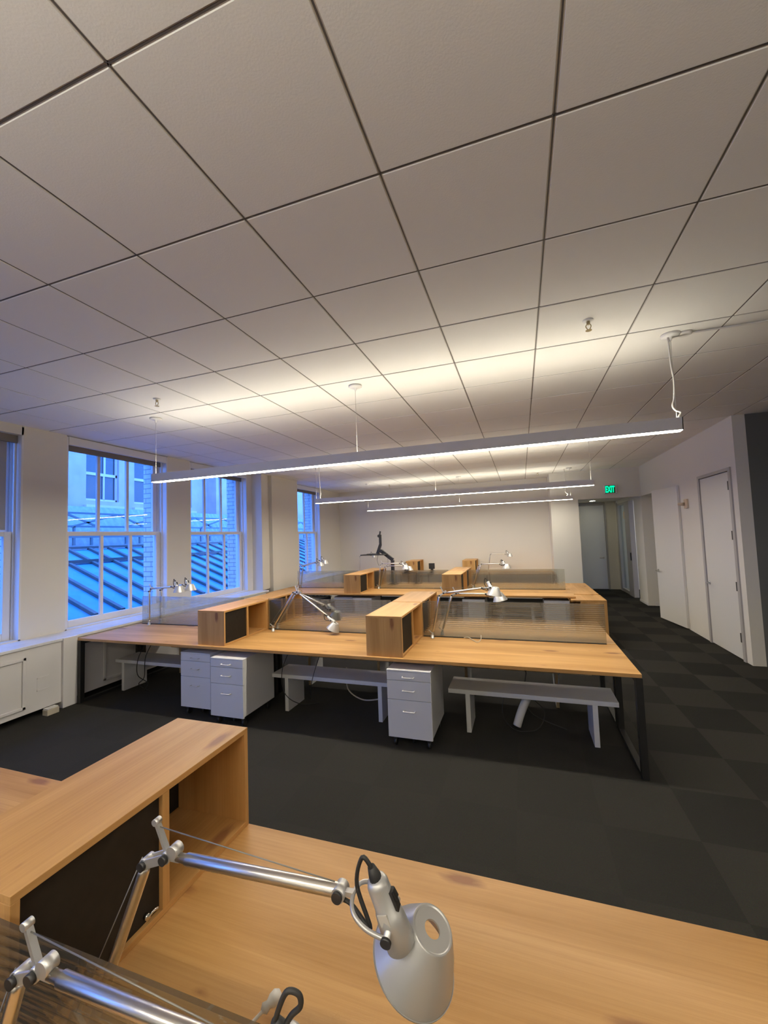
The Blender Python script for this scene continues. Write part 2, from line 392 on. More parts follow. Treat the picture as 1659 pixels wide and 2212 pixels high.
# sill and radiator covers
mb = MB().box(-5.60, -4.985, NY, 7.25, .745, .775)
struct(mb, 'trim_sill', 'marble', bevel=.004)
mb = MB().box(-5.60, -4.985, 8.66, BY, .745, .775)
struct(mb, 'trim_far_sill', 'marble', bevel=.004)
mb = MB()
def cover(mb, y0, y1, panels):
    mb.box(-5.04, -5.0, y0, y1, .07, .742)
    for a, b in panels:
        for q in ((a, a+.03, .13, .66), (b-.03, b, .13, .66), (a, b, .13, .16), (a, b, .63, .66)):
            mb.box(-5.0, -4.985, q[0], q[1], q[2], q[3])
cover(mb, NY, 3.265, [(-.2, .9), (1.2, 2.91)])
cover(mb, 3.42, 7.24, [(3.75, 5.2), (5.45, 6.9)])
cover(mb, 8.66, BY, [(8.8, 10.2)])
mb.box(-5.3, -4.97, 3.265, 3.42, 0, .772)
rad = struct(mb, 'trim_radiator_cover', 'white_gloss', bevel=.003)
mb = MB()
for z in (.275, .405): mb.box(-5.004, -4.992, 3.02, 3.135, z-.006, z+.006)
mb.box(-4.9995, -4.9975, 3.02, 3.135, .28, .40)
struct(mb, 'access_flap', 'white_gloss', rad)

# windows
def window(k, y0, y1, fascia):
    m = MB()
    # casing with stepped stops on both jambs, head, inner sill
    for s, ya in ((1, y0), (-1, y1)):
        for d, t, xa, xb in ((0, .02, WX, -5.46), (0, .038, -5.46, -5.475), (0, .018, -5.475, -5.535), (0, .036, -5.535, -5.55), (0, .02, -5.55, -5.655)):
            a, b = sorted((ya, ya+s*t)); m.box(xb, xa, a, b, .776, 3.2)
    m.box(-5.655, -5.45, y0, y1, 3.12, 3.21)
    m.box(-5.655, -5.56, y0, y1, .776, .80)
    w = struct(m, 'window_%d' % k, 'window_white')
    def sash(x, z0, z1, bot, top, st, m1, name):
        f = MB(); xa, xb = x-.022, x+.022; a, b = y0+.021, y1-.021
        f.box(xa, xb, a, a+st, z0, z1).box(xa, xb, b-st, b, z0, z1).box(xa, xb, a+st, b-st, z0, z0+bot).box(xa, xb, a+st, b-st, z1-top, z1)
        w3 = (b-a-2*st)/3
        for q in (1, 2): f.box(xa+.004, xb-.004, a+st+w3*q-m1/2, a+st+w3*q+m1/2, z0+bot, z1-top)
        o = struct(f, name, 'window_white', w, bevel=.003)
        struct(MB().box(x-.004, x+.002, a+st-.004, b-st+.004, z0+bot-.004, z1-top+.004), 'window_pane', 'window_pane', o)
    sash(-5.505, .778, 2.0, .095, .055, .09, .042, 'lower_sash')
    sash(-5.575, 1.955, 3.13, .05, .05, .09, .042, 'upper_sash')
    struct(MB().box(-5.50, -5.485, y0+.03, y1-.03, 3.045, 3.2), 'roller_blind', 'blind_grey', w)
    if k == 3:
        struct(MB().box(-5.488, -5.484, y0+.035, y1-.10, 2.02, 3.1), 'lowered_blind', 'blind_sheer', w)
    if fascia:
        struct(MB().box(-5.41, -5.375, y0+.03, y1-.003, 3.105, 3.205).box(-5.48, -5.41, y0+.05, y1-.01, 3.165, 3.2), 'blind_fascia', 'window_white', w)
        struct(MB().box(-5.48, -5.38, y0+.004, y0+.026, 3.06, 3.205), 'blind_bracket', 'black_plastic', w)
    else:
        struct(MB().box(-5.47, -5.44, y0+.02, y1-.02, 3.02, 3.12), 'blind_roll', 'blind_grey', w)
for k, (a, b) in enumerate(WIN): window(k+1, a, b, k >= 3)

# doors
def lever(mb, c, dirn, out):
    c, dirn, out = V(c), V(dirn), V(out)
    mb.cyl(c, c+out*.012, .027, 20); mb.cyl(c+out*.012, c+out*.055, .009, 12); mb.tube([c+out*.05, c+out*.055+dirn*.02, c+out*.055+dirn*.12], .009, 10)
d1 = struct(MB().box(RX-.004, RX+.038, 6.630, 7.55, .012, 2.505), 'door_1', 'door_white', bevel=.002)
mb = MB()
for a, b in ((6.56, 6.62), (7.56, 7.62)): mb.box(RX-.018, RX+.13, a, b, 0, 2.56)
mb.box(RX-.018, RX+.13, 6.62, 7.56, 2.515, 2.56)
struct(mb, 'door_frame', 'frame_grey', d1, bevel=.002)
mb = MB(); lever(mb, (RX-.004, 7.48, .92), (0, -1, 0), (-1, 0, 0)); struct(mb, 'door_handle', 'chrome', d1)
for z in (2.318, 1.647, .967, .298): struct(MB().box(RX-.016, RX-.003, 6.622, 6.655, z-.06, z+.06), 'door_hinge', 'black_metal', d1)
hz = math.atan2(.13, .90)
M = Matrix.Translation((RX-.002, 8.44, 0)) @ Matrix.Rotation(hz, 4, 'Z')
d2 = struct(MB().box(-.04, 0, 0, .95, .02, 2.51, M), 'door_2', 'door_white', bevel=.002)
mb = MB(); c = M @ V((-.04, .88, .945)); o_ = M.to_3x3() @ V((-1, 0, 0)); dd = M.to_3x3() @ V((0, -1, 0)); lever(mb, c, dd, o_)
struct(mb, 'door_handle', 'chrome', d2)
d3 = struct(MB().box(1.39, 2.385, 13.612, 13.655, .01, 2.50), 'door_3', 'door_white', bevel=.002)
struct(MB().box(1.36, 1.39, 13.59, 13.66, 0, 2.54).box(2.388, 2.43, 13.59, 13.66, 0, 2.54).box(1.39, 2.388, 13.59, 13.66, 2.505, 2.54), 'door_frame', 'frame_grey', d3)
mb = MB(); lever(mb, (2.30, 13.612, .93), (-1, 0, 0), (0, -1, 0)); struct(mb, 'door_handle', 'chrome', d3)
# glazed corridor screen
f = MB().box(RX+.02, RX+.10, 13.16, 13.46, 0, .05).box(RX-.01, RX+.10, 13.30, 13.46, 0, 2.52).box(RX-.01, RX+.10, 12.02, 12.50, 0, 2.5).box(RX, RX+.1, 12.5, 13.3, 0, .09).box(RX, RX+.1, 12.5, 13.3, 2.44, 2.5)
w6 = struct(f, 'window_7', 'frame_grey', bevel=.002)
struct(MB().box(RX+.045, RX+.055, 12.49, 13.31, .08, 2.45), 'window_pane', 'hall_glass', w6)
struct(MB().box(RX-.03, RX-.01, 12.03, 12.10, .95, 1.15), 'lock_plate', 'black_metal', w6)
struct(MB().box(RX+.03, RX+.044, 12.56, 12.80, 2.05, 2.25), 'window_notice', 'sensor_beige', w6)

# wall fittings
s = thing('wall_sensor', 'beige wall sensor with a short arm beside the closed white door', 'sensor', (RX, 8.15, 2.165))
MB().box(RX-.03, RX, 8.07, 8.20, 2.09, 2.245).build('back_plate', 'sensor_beige', s, s.location, bevel=.004)
MB().cyl((RX-.03, 8.17, 2.165), (RX-.12, 8.19, 2.165), .03, 16, .02).build('sensor_head', 'sensor_beige', s, s.location)
s = thing('light_switch', 'white light switch on the bright wall seen through the corridor doorway', 'switch', (5.1, 12.75, 1.2))
MB().box(5.085, 5.1, 12.64, 12.84, 1.14, 1.30).build('switch_plate', 'white_gloss', s, s.location, bevel=.003)
MB().box(5.078, 5.085, 12.70, 12.76, 1.18, 1.26).build('switch_rocker', 'frame_grey', s, s.location)
# exit sign
s = thing('exit_sign', 'glowing green EXIT sign on the wall above the corridor opening', 'sign', (2.065, EY, 2.72))
MB().box(1.93, 2.20, EY-.05, EY, 2.615, 2.83).build('housing', 'fixture_white', s, s.location, bevel=.006)
MB().box(1.948, 2.165, EY-.054, EY-.05, 2.63, 2.818).build('sign_face', 'exit_face', s, s.location)
cu = bpy.data.curves.new('lettering', 'FONT'); cu.body = 'EXIT'; cu.size = .19; cu.extrude = .002; cu.align_x = 'CENTER'; cu.align_y = 'CENTER'; cu.offset = .006
to = bpy.data.objects.new('lettering', cu); col.objects.link(to)
dg = bpy.context.evaluated_depsgraph_get(); me = bpy.data.meshes.new_from_object(to.evaluated_get(dg)); bpy.data.objects.remove(to)
me.materials.clear(); me.materials.append(MATS['exit_green'])
xs = [v.co.x for v in me.vertices]; yy = [v.co.y for v in me.vertices]
sx, sy = .195/(max(xs)-min(xs)), .155/(max(yy)-min(yy)); cx, cy = (max(xs)+min(xs))/2, (max(yy)+min(yy))/2
for v in me.vertices: v.co = V(((v.co.x-cx)*sx, v.co.z, (v.co.y-cy)*sy))
lo = bpy.data.objects.new('lettering', me); col.objects.link(lo); lo.parent = s; lo.location = (2.0565-2.065, -.0565, 2.724-2.72); lo['label'] = 'lit green letters EXIT'
# recessed light in the corridor ceiling
s = thing('recessed_light', 'small lit recessed light in the dim corridor ceiling', 'light', (1.98, 12.87, 2.6))
MB().lathe((1.98, 12.87, 2.601), (0,0,-1), [(0, .10), (.008, .10), (.008, .075), (0, .075)], 28, caps=False).build('trim_ring', 'fixture_white', s, s.location)
MB().cyl((1.98, 12.87, 2.6), (1.98, 12.87, 2.596), .074, 28).build('diffuser', 'downlight', s, s.location)
s = thing('ceiling_light', 'ceiling light of the side room off the corridor', 'light', (4.1, 12.3, 2.6))
MB().box(3.9, 4.3, 12.1, 12.5, 2.585, 2.6).build('diffuser', 'downlight', s, s.location)
s = thing('recessed_lamp', 'recessed light in the ceiling of the side passage', 'light', (3.9, 10.1, HZ))
# (outside the view; lights the passage)
MB().cyl((3.9, 10.1, HZ), (3.9, 10.1, HZ-.004), .06, 24).build('diffuser', 'downlight', s, s.location)

# ------------------------------------------------------------------ pendant lights
def pendant(x0, x1, y, label, cables, power, up='lamp_up', down='lamp_down'):
    z0, z1, w = 2.487, 2.582, .034
    s = thing('pendant_light', label, 'pendant light', ((x0+x1)/2, y, z1), 'long linear pendant lights')
    o = s.location
    m = MB().box(x0, x1, y-w, y-w+.004, z0+.004, z1).box(x0, x1, y+w-.004, y+w, z0+.004, z1).box(x0, x0+.006, y-w, y+w, z0, z1).box(x1-.006, x1, y-w, y+w, z0, z1).box(x0, x1, y-w+.004, y+w-.004, 2.53, 2.54)
    m.build('housing', 'fixture_grey', s, o)
    MB().box(x0+.006, x1-.006, y-w+.002, y+w-.002, z0, z0+.012).build('diffuser', down, s, o)
    MB().box(x0+.03, x1-.03, y-w+.008, y+w-.008, 2.572, 2.577).build('uplight', up, s, o)
    for k, cx in enumerate(cables):
        cbl = MB().cyl((cx, y, z1-.03), (cx, y, ZC), .0016, 6).build('suspension_cable', 'cord_white', s, o)
        MB().lathe((cx, y, ZC), (0,0,-1), [(0, .062), (.012, .062), (.02, .05), (.022, .012), (.05, .008)], 28).build('canopy', 'fixture_white', s, o)
    if power is not None:
        cx = power
        pts = [(cx, y, ZC-.02), (cx+.004, y-.004, 3.0), (cx+.016, y, 2.86), (cx+.010, y+.004, 2.74), (cx-.004, y, 2.68), (cx+.012, y, 2.645), (cx+.042, y, 2.625), (cx+.03, y, 2.60), (cx+.012, y, 2.57)] if power > 0 else \
              [(cx, y, ZC-.02), (cx-.004, y-.004, 3.0), (cx+.004, y, 2.8), (cx+.014, y+.004, 2.68), (cx+.006, y, 2.62), (cx+.014, y, 2.57)]
        MB().tube(pts, .0065, 10).build('power_cable', 'cord_white', s, o)
    return s
pendant(-3.862, 1.152, 3.467, 'long lit linear pendant light nearest the camera, above the middle desk row', (-3.83, -1.40, 1.125), 1.11)
pendant(-3.79, 1.14, 7.14, 'second lit linear pendant light, hanging above the second desk row', (-3.78, -1.40, 1.10), -3.70)
pendant(-3.845, 1.157, 10.12, 'lit linear pendant light farthest back, near the back wall', (-3.82, -1.40, 1.12), 1.02, 'lamp_up', 'lamp_down_mid')
pendant(-2.35, 2.65, -.75, 'added unseen pendant light behind the foreground desk, brightening the near ceiling', (-2.3, .1, 2.6), None, 'fill_lamp_up', 'fill_lamp_down')  # added out of view to fill the near ceiling and foreground desk with light
pendant(-3.85, 1.155, -4.0, 'added unseen pendant light at the near end of the room, for extra fill', (-3.82, -1.40, 1.12), None, 'fill_lamp_up', 'fill_lamp_down')  # second out-of-view row, added for more fill from behind the camera
pendant(3.6, 6.0, 1.6, 'added unseen pendant light right of the desks, brightening the right ceiling', (3.65, 5.95), None, 'fill_lamp_up', 'fill_lamp_down')  # out-of-view fixture added to lift the ceiling on the right
def canopy_can(x, y, lab):
    o = tag(MB().lathe((x, y, ZC), (0,0,-1), [(0, .05), (.012, .05), (.018, .04)], 24).build('ceiling_plate', 'fixture_white', None, (x, y, ZC)), lab, 'ceiling plate')
o = MB().lathe((1.22, 3.477, ZC), (0,0,-1), [(0, .045), (.014, .045), (.02, .035)], 24)
o.tube([(1.11, 3.467, ZC-.02), (1.2, 3.477, ZC-.018), (1.26, 3.478, ZC-.012)], .008, 10).tube([(1.25, 3.478, ZC-.008), (2.0, 3.485, ZC-.008), (4.5, 3.50, ZC-.008)], .0075, 8)
tag(o.build('cable_conduit', 'fixture_grey', None, (1.22, 3.477, ZC)), 'thin grey conduit running along the ceiling from the near pendant light to the right', 'conduit')
def sprinkler(x, y, label):
    s = thing('ceiling_sprinkler', label, 'sprinkler', (x, y, ZC), 'fire sprinklers')
    o = s.location
    MB().lathe((x, y, ZC+.006), (0,0,-1), [(0, .035), (.012, .033), (.016, .02)], 24).build('escutcheon', 'fixture_white', s, o)
    m = MB().cyl((x, y, ZC), (x, y, ZC-.03), .011, 12).tube([(x-.011, y, ZC-.03), (x-.016, y, ZC-.045), (x-.004, y, ZC-.068)], .003, 6).tube([(x+.011, y, ZC-.03), (x+.016, y, ZC-.045), (x+.004, y, ZC-.068)], .003, 6)
    m.lathe((x, y, ZC-.068), (0,0,-1), [(0, .008), (.003, .02), (.005, .02)], 16)
    m.build('sprinkler_head', 'brass', s, o)
sprinkler(.509, 3.0, 'fire sprinkler on the ceiling at right, left of the white power cable')
sprinkler(-3.30, 3.0, 'fire sprinkler on the ceiling at left, above the left end of the near pendant light')
sprinkler(-3.36, 10.6, 'far fire sprinkler on the ceiling near the back wall, left one')
sprinkler(.46, 10.5, 'far fire sprinkler on the ceiling near the back wall, right one')

# ------------------------------------------------------------------ desks
DZ = .74; TH = .028
SEC = [(-4.96, -3.05), (-3.05, -1.14), (-1.14, .772)]
def frame_u(mb, x, y0, y1):
    for y in (y0, y1-.05): mb.box(x, x+.045, y, y+.05, 0, DZ-TH)
    mb.box(x, x+.045, y0+.05, y1-.05, 0, .03); mb.box(x, x+.045, y0+.05, y1-.05, DZ-TH-.04, DZ-TH)
def desk(k, y0, y1, label, near):
    x0, x1 = SEC[k]
    s = thing('desk', label, 'desk', ((x0+x1)/2, (y0+y1)/2, 0), 'oak topped bench desks')
    o = s.location
    MB().box(x0+.001, x1-.001, y0, y1, DZ-TH, DZ).build('worktop', 'oak_x', s, o, bevel=.0015)
    if k == 2 and not 7 < y0 < 8.5:
        m = MB(); frame_u(m, x1-.042, y0+.0, y1-.02 if near else y1); m.build('leg_frame', 'black_metal', s, o)
    elif k == 0:
        m = MB(); frame_u(m, x0, y0, y1); m.build('leg_frame', 'black_metal', s, o)
    ym = y1-.06 if near else y0+.015
    m = MB()
    lx = x1-.155 if k == 0 else x0+.22
    if k < 2: m.box(lx, lx+.045, ym, ym+.045, 0, DZ-TH)
    else: m.box(x0+.17, x0+.215, ym, ym+.045, 0, DZ-TH)
    m.build('leg', 'black_metal', s, o)
    m = MB().box(x0+.1, x1-.1, (y0+y1)/2+.1, (y0+y1)/2+.14, DZ-TH-.05, DZ-TH)
    m.build('support_beam', 'black_metal', s, o)
    return s
def divider(x0, x1, y, label):
    """reeded glass screen: ribs run along x, pitch 18 mm"""
    s = thing('glass_screen', label, 'desk divider', ((x0+x1)/2, y, DZ), 'reeded glass desk screens')
    o = s.location
    z0, z1, n = DZ+.002, 1.105, 20
    prof = []
    per = 10
    for i in range(n*per+1):
        t = i/per; prof.append((z0 + (z1-z0)*i/(n*per), .0022*abs(math.sin(math.pi*t))))
    vs, fs = [], []
    m = len(prof)
    for xx in (x0, x1):
        for z, d in prof: vs.append((xx, y-.004-d, z))
        for z, d in prof: vs.append((xx, y+.004, z))
    for i in range(m-1):
        fs += [(i, i+1, 2*m+i+1, 2*m+i), (m+i, 2*m+m+i, 2*m+m+i+1, m+i+1), (i, m+i, m+i+1, i+1), (2*m+i, 2*m+i+1, 2*m+m+i+1, 2*m+m+i)]
    fs += [(m-1, 2*m-1, 4*m-1, 3*m-1), (0, 2*m, 3*m, m)]
    g = MB(); g.add(vs, fs, False); g.build('glass_panel', 'reeded_glass', s, o)
    MB().box(x0, x1, y-.007, y+.007, DZ-.03, DZ+.004).box(x0, x1, y-.014, y+.014, DZ, DZ+.005).build('bottom_channel', 'dark_panel', s, o)
    return s
def shelf_box(x0, y0, y1, label, lock=False, w=.336):
    """two-cell oak desktop cubby: near cell shut by a dark panel, far cell open"""
    x1 = x0+w; z0, z1, t = DZ+.001, 1.092, .018
    s = thing('shelf_box', label, 'shelf', ((x0+x1)/2, (y0+y1)/2, z0), 'oak desktop shelf boxes')
    o = s.location; ym = y0+(y1-y0)*.49
    MB().box(x0, x1, y0, y1, z1-t, z1).build('top_board', 'oak_y', s, o, bevel=.001)
    MB().box(x0, x1, y0+t, y1-t, z0, z0+t).build('bottom_board', 'oak_y', s, o, bevel=.001)
    for a in (y0, y1-t): MB().box(x0, x1, a, a+t, z0, z1-t).build('end_panel', 'oak_z', s, o, bevel=.001)
    MB().box(x0, x1, ym, ym+.024, z0+t, z1-t).build('middle_panel', 'oak_z', s, o, bevel=.001)
    d = MB().box(x1-.02, x1-.014, y0+t, ym, z0+t, z1-t).build('closed_panel', 'dark_panel', s, o, label='dark panel closing one cell')
    MB().box(x0+.014, x0+.02, ym+.024, y1-t, z0+t, z1-t).build('back_panel', 'dark_panel', s, o, label='dark back of the open cell')
    if lock:
        m = MB().cyl((x1-.014, ym-.045, z0+.035), (x1-.002, ym-.045, z0+.035), .008, 14).tube([(x1-.003, ym-.045, z0+.035), (x1+.004, ym-.035, z0+.045), (x1+.003, ym-.02, z0+.04)], .004, 8)
        m.build('catch', 'chrome', d, o)
    return s
def bench(x0, y0, label, w=1.396, d=.33, legs=(.155, 1.198), mats=('white_lam', 'white_lam'), group='low white shelves under the desks'):
    s = thing('under_desk_shelf', label, 'shelf', (x0+w/2, y0+d/2, 0), group)
    o = s.location
    MB().box(x0, x0+w, y0, y0+d, .338, .377).build('shelf_board', mats[0], s, o, bevel=.003)
    for l in legs: MB().box(x0+l, x0+l+.041, y0+.002, y0+d-.002, 0, .338).build('leg', mats[1], s, o, bevel=.002)
    return s
def pedestal(x0, y0, label, group='white drawer pedestals'):
    w, d, z0, z1 = .385, .52, .095, .655
    s = thing('drawer_pedestal', label, 'drawer unit', (x0+w/2, y0+d/2, 0), group)
    o = s.location
    MB().box(x0+.002, x0+w-.002, y0+.02, y0+d, z0+.01, z1-.012).build('body', 'white_lam', s, o, bevel=.002)
    MB().box(x0, x0+w, y0-.002, y0+d, z1-.012, z1).build('top_board', 'white_lam', s, o, bevel=.002)
    for za, zb in ((z1-.085, z1-.014), (z1-.245, z1-.089), (z0, z1-.249)):
        dr = MB().box(x0+.001, x0+w-.001, y0, y0+.019, za, zb).build('drawer', 'white_lam', s, o, bevel=.0015)
        zc = min(zb-.042, (za+zb)/2+.06) if zb-za > .1 else (za+zb)/2-.005
        if zb-za > .2: zc = zb-.085
        elif zb-za > .1: zc = zb-.075
        cx = x0+w*.5
        MB().tube([(cx-.05, y0+.001, zc), (cx-.048, y0-.022, zc), (cx-.038, y0-.027, zc), (cx+.038, y0-.027, zc), (cx+.048, y0-.022, zc), (cx+.05, y0+.001, zc)], .0045, 8, sub=4).build('drawer_pull', 'white_gloss', dr, o)
    for cx, cy in ((x0+.045, y0+.06), (x0+w-.045, y0+.06), (x0+.045, y0+d-.06), (x0+w-.045, y0+d-.06), (x0+w*.5, y0+.12)):
        MB().cyl((cx-.011, cy+.01, .030), (cx+.011, cy+.01, .030), .030, 18).box(cx-.016, cx+.016, cy-.016, cy+.016, .055, z0+.012).build('caster', 'black_plastic', s, o)
    return s

P3 = ('left', 'middle', 'right')
Y0, Y1, Y2 = -.285, 3.415, 7.115         # front edges of the three double rows
HD = .80
where = {0: 'by the windows', 1: 'in the middle', 2: 'by the aisle'}
# foreground row
desk(1, Y0+HD+.02, Y0+2*HD+.02, 'oak desk at the lower left corner behind the foreground shelf box', False)
desk(2, Y0+HD+.02, Y0+2*HD+.02, 'large oak desk filling the foreground with a silver lamp over it', False)
desk(2, Y0, Y0+HD, 'oak desk strip seen through the foreground glass screen at the bottom left', True)
divider(-1.02, .70, .525, 'reeded glass screen in the bottom left corner of the foreground desk')
shelf_box(-1.358, .575, 1.332, 'large oak shelf box in the foreground at left, with chrome catch', True)
# middle row
for k in range(3):
    desk(k, Y1, Y1+HD, 'oak desk in the middle row, near side, %s' % where[k], True)
    desk(k, Y1+HD+.02, Y1+2*HD+.02, 'oak desk in the middle row, far side behind the glass, %s' % where[k], False)
divider(-4.905, -3.262, 4.225, 'reeded glass screen on the middle desk row in front of the windows')
divider(-2.912, -1.372, 4.225, 'reeded glass screen between the two shelf box runs of the middle row')
divider(-1.02, .69, 4.225, 'long reeded glass screen at the right end of the middle row')
BXA, BXB = -3.252, -1.362
b1 = shelf_box(BXA, 3.455, 4.205, 'oak shelf box on the middle row at left, end panel toward the camera')
shelf_box(BXA, 4.228, 5.02, 'oak shelf box behind the left near one on the middle row')
shelf_box(BXB, 3.445, 4.205, 'oak shelf box on the middle row right of centre, end panel toward the camera')
shelf_box(BXB, 4.228, 5.02, 'oak shelf box behind the right-of-centre one on the middle row')
# second row
for k in range(3):
    desk(k, Y2, Y2+HD, 'oak desk in the second row, near side, %s' % where[k], True)
    desk(k, Y2+HD+.02, Y2+2*HD+.02, 'oak desk in the second row, far side behind the glass, %s' % where[k], False)
divider(-4.7, -3.262, 7.925, 'far reeded glass screen of the second row reflecting the left window')
divider(-2.912, -1.372, 7.925, 'far reeded glass screen of the second row with dark arms blurred behind')
divider(-1.02, .70, 7.925, 'far reeded glass screen at the right end of the second row')
shelf_box(BXA, 7.155, 7.92, 'oak shelf box on the second row at left, end panel toward the camera')
shelf_box(BXA, 7.945, 8.73, 'oak shelf box behind the left one on the second row')
shelf_box(BXB, 7.155, 7.92, 'oak shelf box on the second row at right, end panel toward the camera')
shelf_box(BXB, 7.945, 8.73, 'oak shelf box behind the right one on the second row')
# back desk against the wall
for k in range(3): desk(k, 10.83, 10.83+.78, 'oak desk against the back wall, %s' % where[k], True)
shelf_box(-3.06, 10.88, 11.6, 'far oak shelf box against the back wall, left one')
shelf_box(-1.507, 10.88, 11.6, 'far oak shelf box against the back wall, right one')
# low cabinets at the right end of the second row
for y0, y1, x1, z1, lab in ((6.99, 7.57, 1.185, .705, 'low oak cabinet standing in the aisle at the end of the second row, near one'), (7.575, 9.12, 1.172, .712, 'low oak cabinet behind the near one at the end of the second row')):
    x0 = .69 if y0 < 7.2 else .775
    s = thing('low_cabinet', lab, 'cabinet', ((x0+x1)/2, (y0+y1)/2, 0))
    o = s.location
    yb0 = y0
    MB().box(x0, x1, y0, y1, z1-.022, z1).build('top_board', 'oak_y', s, o, bevel=.001)
    MB().box(x1-.02, x1, y0+.02, y1-.02, 0, z1-.022).build('side_panel', 'oak_z', s, o, bevel=.001)
    MB().box(x0+(.13 if y0 < 7.2 else 0), x1, y0, y0+.02, 0, z1-.022).build('front_panel', 'oak_z', s, o, bevel=.001)
    MB().box(x0+(.13 if y0 < 7.2 else 0), x1, y1-.02, y1, 0, z1-.022).build('back_panel', 'oak_z', s, o, bevel=.001)
# under the middle row
pedestal(-1.160, 3.383, 'white drawer pedestal right of centre under the middle row, beside the right shelf')
pedestal(-3.000, 3.350, 'white drawer pedestal under the middle row, right one of the left pair')
pedestal(-3.478, 3.452, 'white drawer pedestal under the middle row, left one of the left pair')
GB = 'low white shelves under the desks'
bench(-.712, 3.812, 'low white shelf under the middle row at the aisle end')
bench(-2.603, 3.812, 'low white shelf under the middle row between the drawer pedestals')
bench(-4.912, 3.842, 'low white shelf under the middle row near the radiator cover', legs=(.105, 1.198))
for x0, lab in ((-.80, 'far low shelf with beige edge under the middle row, aisle end'), (-2.72, 'far low shelf with beige edge under the middle row, centre'), (-4.75, 'far low shelf with beige edge under the middle row, window end')):
    s = thing('under_desk_shelf', lab, 'shelf', (x0+.7, 4.72, 0), 'far low shelves under the middle row')
    o = s.location
    MB().box(x0, x0+1.39, 4.55, 4.88, .345, .38).build('shelf_board', 'white_lam', s, o, bevel=.003)
    MB().box(x0, x0+1.39, 4.545, 4.55, .345, .38).build('front_edge', 'beige_edge', s, o)
    for l in (.14, 1.05):
        lg = MB().box(x0+l, x0+l+.03, 4.556, 4.88, 0, .345).build('leg', 'white_lam', s, o)
        MB().box(x0+l, x0+l+.03, 4.552, 4.556, 0, .345).build('leg_edge', 'beige_edge', lg, o)
# under the second row
for x, y, lab in ((-3.53, 7.30, 'white drawer pedestal under the second row, left one of the pair'), (-3.09, 7.175, 'white drawer pedestal under the second row, right one of the pair'), (-1.03, 7.20, 'white drawer pedestal under the second row beside the far right shelf box'), (.30, 7.20, 'white drawer pedestal under the second row next to the low oak cabinet')):
    pedestal(x, y, lab)
bench(-2.62, 7.51, 'low white shelf under the second row, centre')
bench(-.55, 7.51, 'low white shelf under the second row, aisle end', w=.83, legs=(.12, .66))
s = thing('slatted_rack', 'black rack with pale slats under the second row near the windows', 'rack', (-4.15, 7.35, 0))
m = MB()
for (a, b) in (((-4.42, 7.25), (-3.80, 7.25)), ((-4.42, 7.65), (-3.80, 7.65))):
    for q in (a, b): m.box(q[0]-.012, q[0]+.012, q[1]-.012, q[1]+.012, 0, .60)
m.box(-4.43, -3.79, 7.66, 7.68, .05, .62)
m.build('rack_frame', 'black_metal', s, s.location)
for k in range(7): MB().bar((-4.43+k*.075, 7.22, .60), (-4.30+k*.09, 7.67, .61), .018, .01).build('slat', 'white_lam', s, s.location)

# cords and odds under the middle row
def cord(pts, r, m, lab, name='cable', cat='cable', n=8, group=None):
    o = MB().tube(pts, r, n).build(name, m, None, pts[0]); return tag(o, lab, cat, group)
cord([(-2.42, 4.02, .712), (-2.46, 3.80, .45), (-2.44, 3.79, .20), (-2.30, 3.86, .07), (-2.13, 3.98, .05)], .004, 'cord_black', 'black cable looping over the centre white shelf to the floor')
cord([(-2.06, 4.0, .712), (-2.08, 3.80, .45), (-2.12, 3.79, .30), (-2.17, 3.86, .12)], .004, 'cord_black', 'straight black cable hanging over the centre white shelf')
cord([(-4.46, 4.0, .70), (-4.50, 3.83, .45), (-4.53, 3.83, .22), (-4.40, 3.86, .12), (-4.50, 3.9, .01)], .0045, 'cord_black', 'left of two twisted black cables hanging over the shelf by the radiator')
cord([(-4.38, 4.0, .70), (-4.40, 3.835, .45), (-4.42, 3.83, .20), (-4.52, 3.84, .10), (-4.42, 3.9, .01)], .0045, 'cord_black', 'right of two twisted black cables hanging over the shelf by the radiator')
cord([(-4.6, 4.08, .70), (-4.45, 4.05, .655), (-4.25, 4.05, .64), (-4.0, 4.08, .70)], .02, 'cord_black', 'thick black cable bundle sagging under the desk near the windows')
cord([(-.03, 4.12, .712), (-.02, 4.145, .50), (-.05, 4.16, .25), (.02, 4.10, .10), (.30, 4.05, .015)], .004, 'cord_black', 'black cable hanging behind the aisle end white shelf')
cord([(-.22, 4.10, .712), (-.10, 4.15, .60), (-.02, 4.155, .45)], .004, 'cord_black', 'short black cable slanting behind the aisle end white shelf')
cord([(.28, 4.10, .712), (.27, 4.15, .5), (.25, 4.16, .3)], .003, 'wire', 'thin grey cable hanging behind the aisle end white shelf')
cord([(-.22, 3.9, .33), (-.24, 3.88, .16), (-.14, 3.92, .02), (.05, 4.0, .012), (.12, 4.05, .15), (.02, 4.0, .28)], .004, 'cord_black', 'tangled black cable under the aisle end white shelf')
cord([(-1.95, 4.30, .33), (-1.92, 4.25, .12), (-1.75, 4.22, .03), (-1.55, 4.18, .06), (-1.46, 4.15, .12)], .007, 'cord_beige', 'beige power cable curving under the centre white shelf')
s = thing('power_strip', 'white power strip under the centre white shelf', 'power strip', (-1.42, 4.15, .12))
MB().box(-.16, .16, -.025, .025, -.02, .02, Matrix.Translation((-1.36, 4.17, .14)) @ Matrix.Rotation(-.35, 4, 'Y') @ Matrix.Rotation(.3, 4, 'Z')).build('housing', 'white_gloss', s, s.location, bevel=.006)
MB().box(-.012, .012, -.018, .018, 0, .012, Matrix.Translation((-1.40, 4.15, .145))).build('socket', 'black_plastic', s, s.location)
m = MB().tube([(-.125, 3.96, .042), (-.09, 3.98, .14), (-.045, 4.0, .24), (-.01, 4.02, .30)], .036, 14)
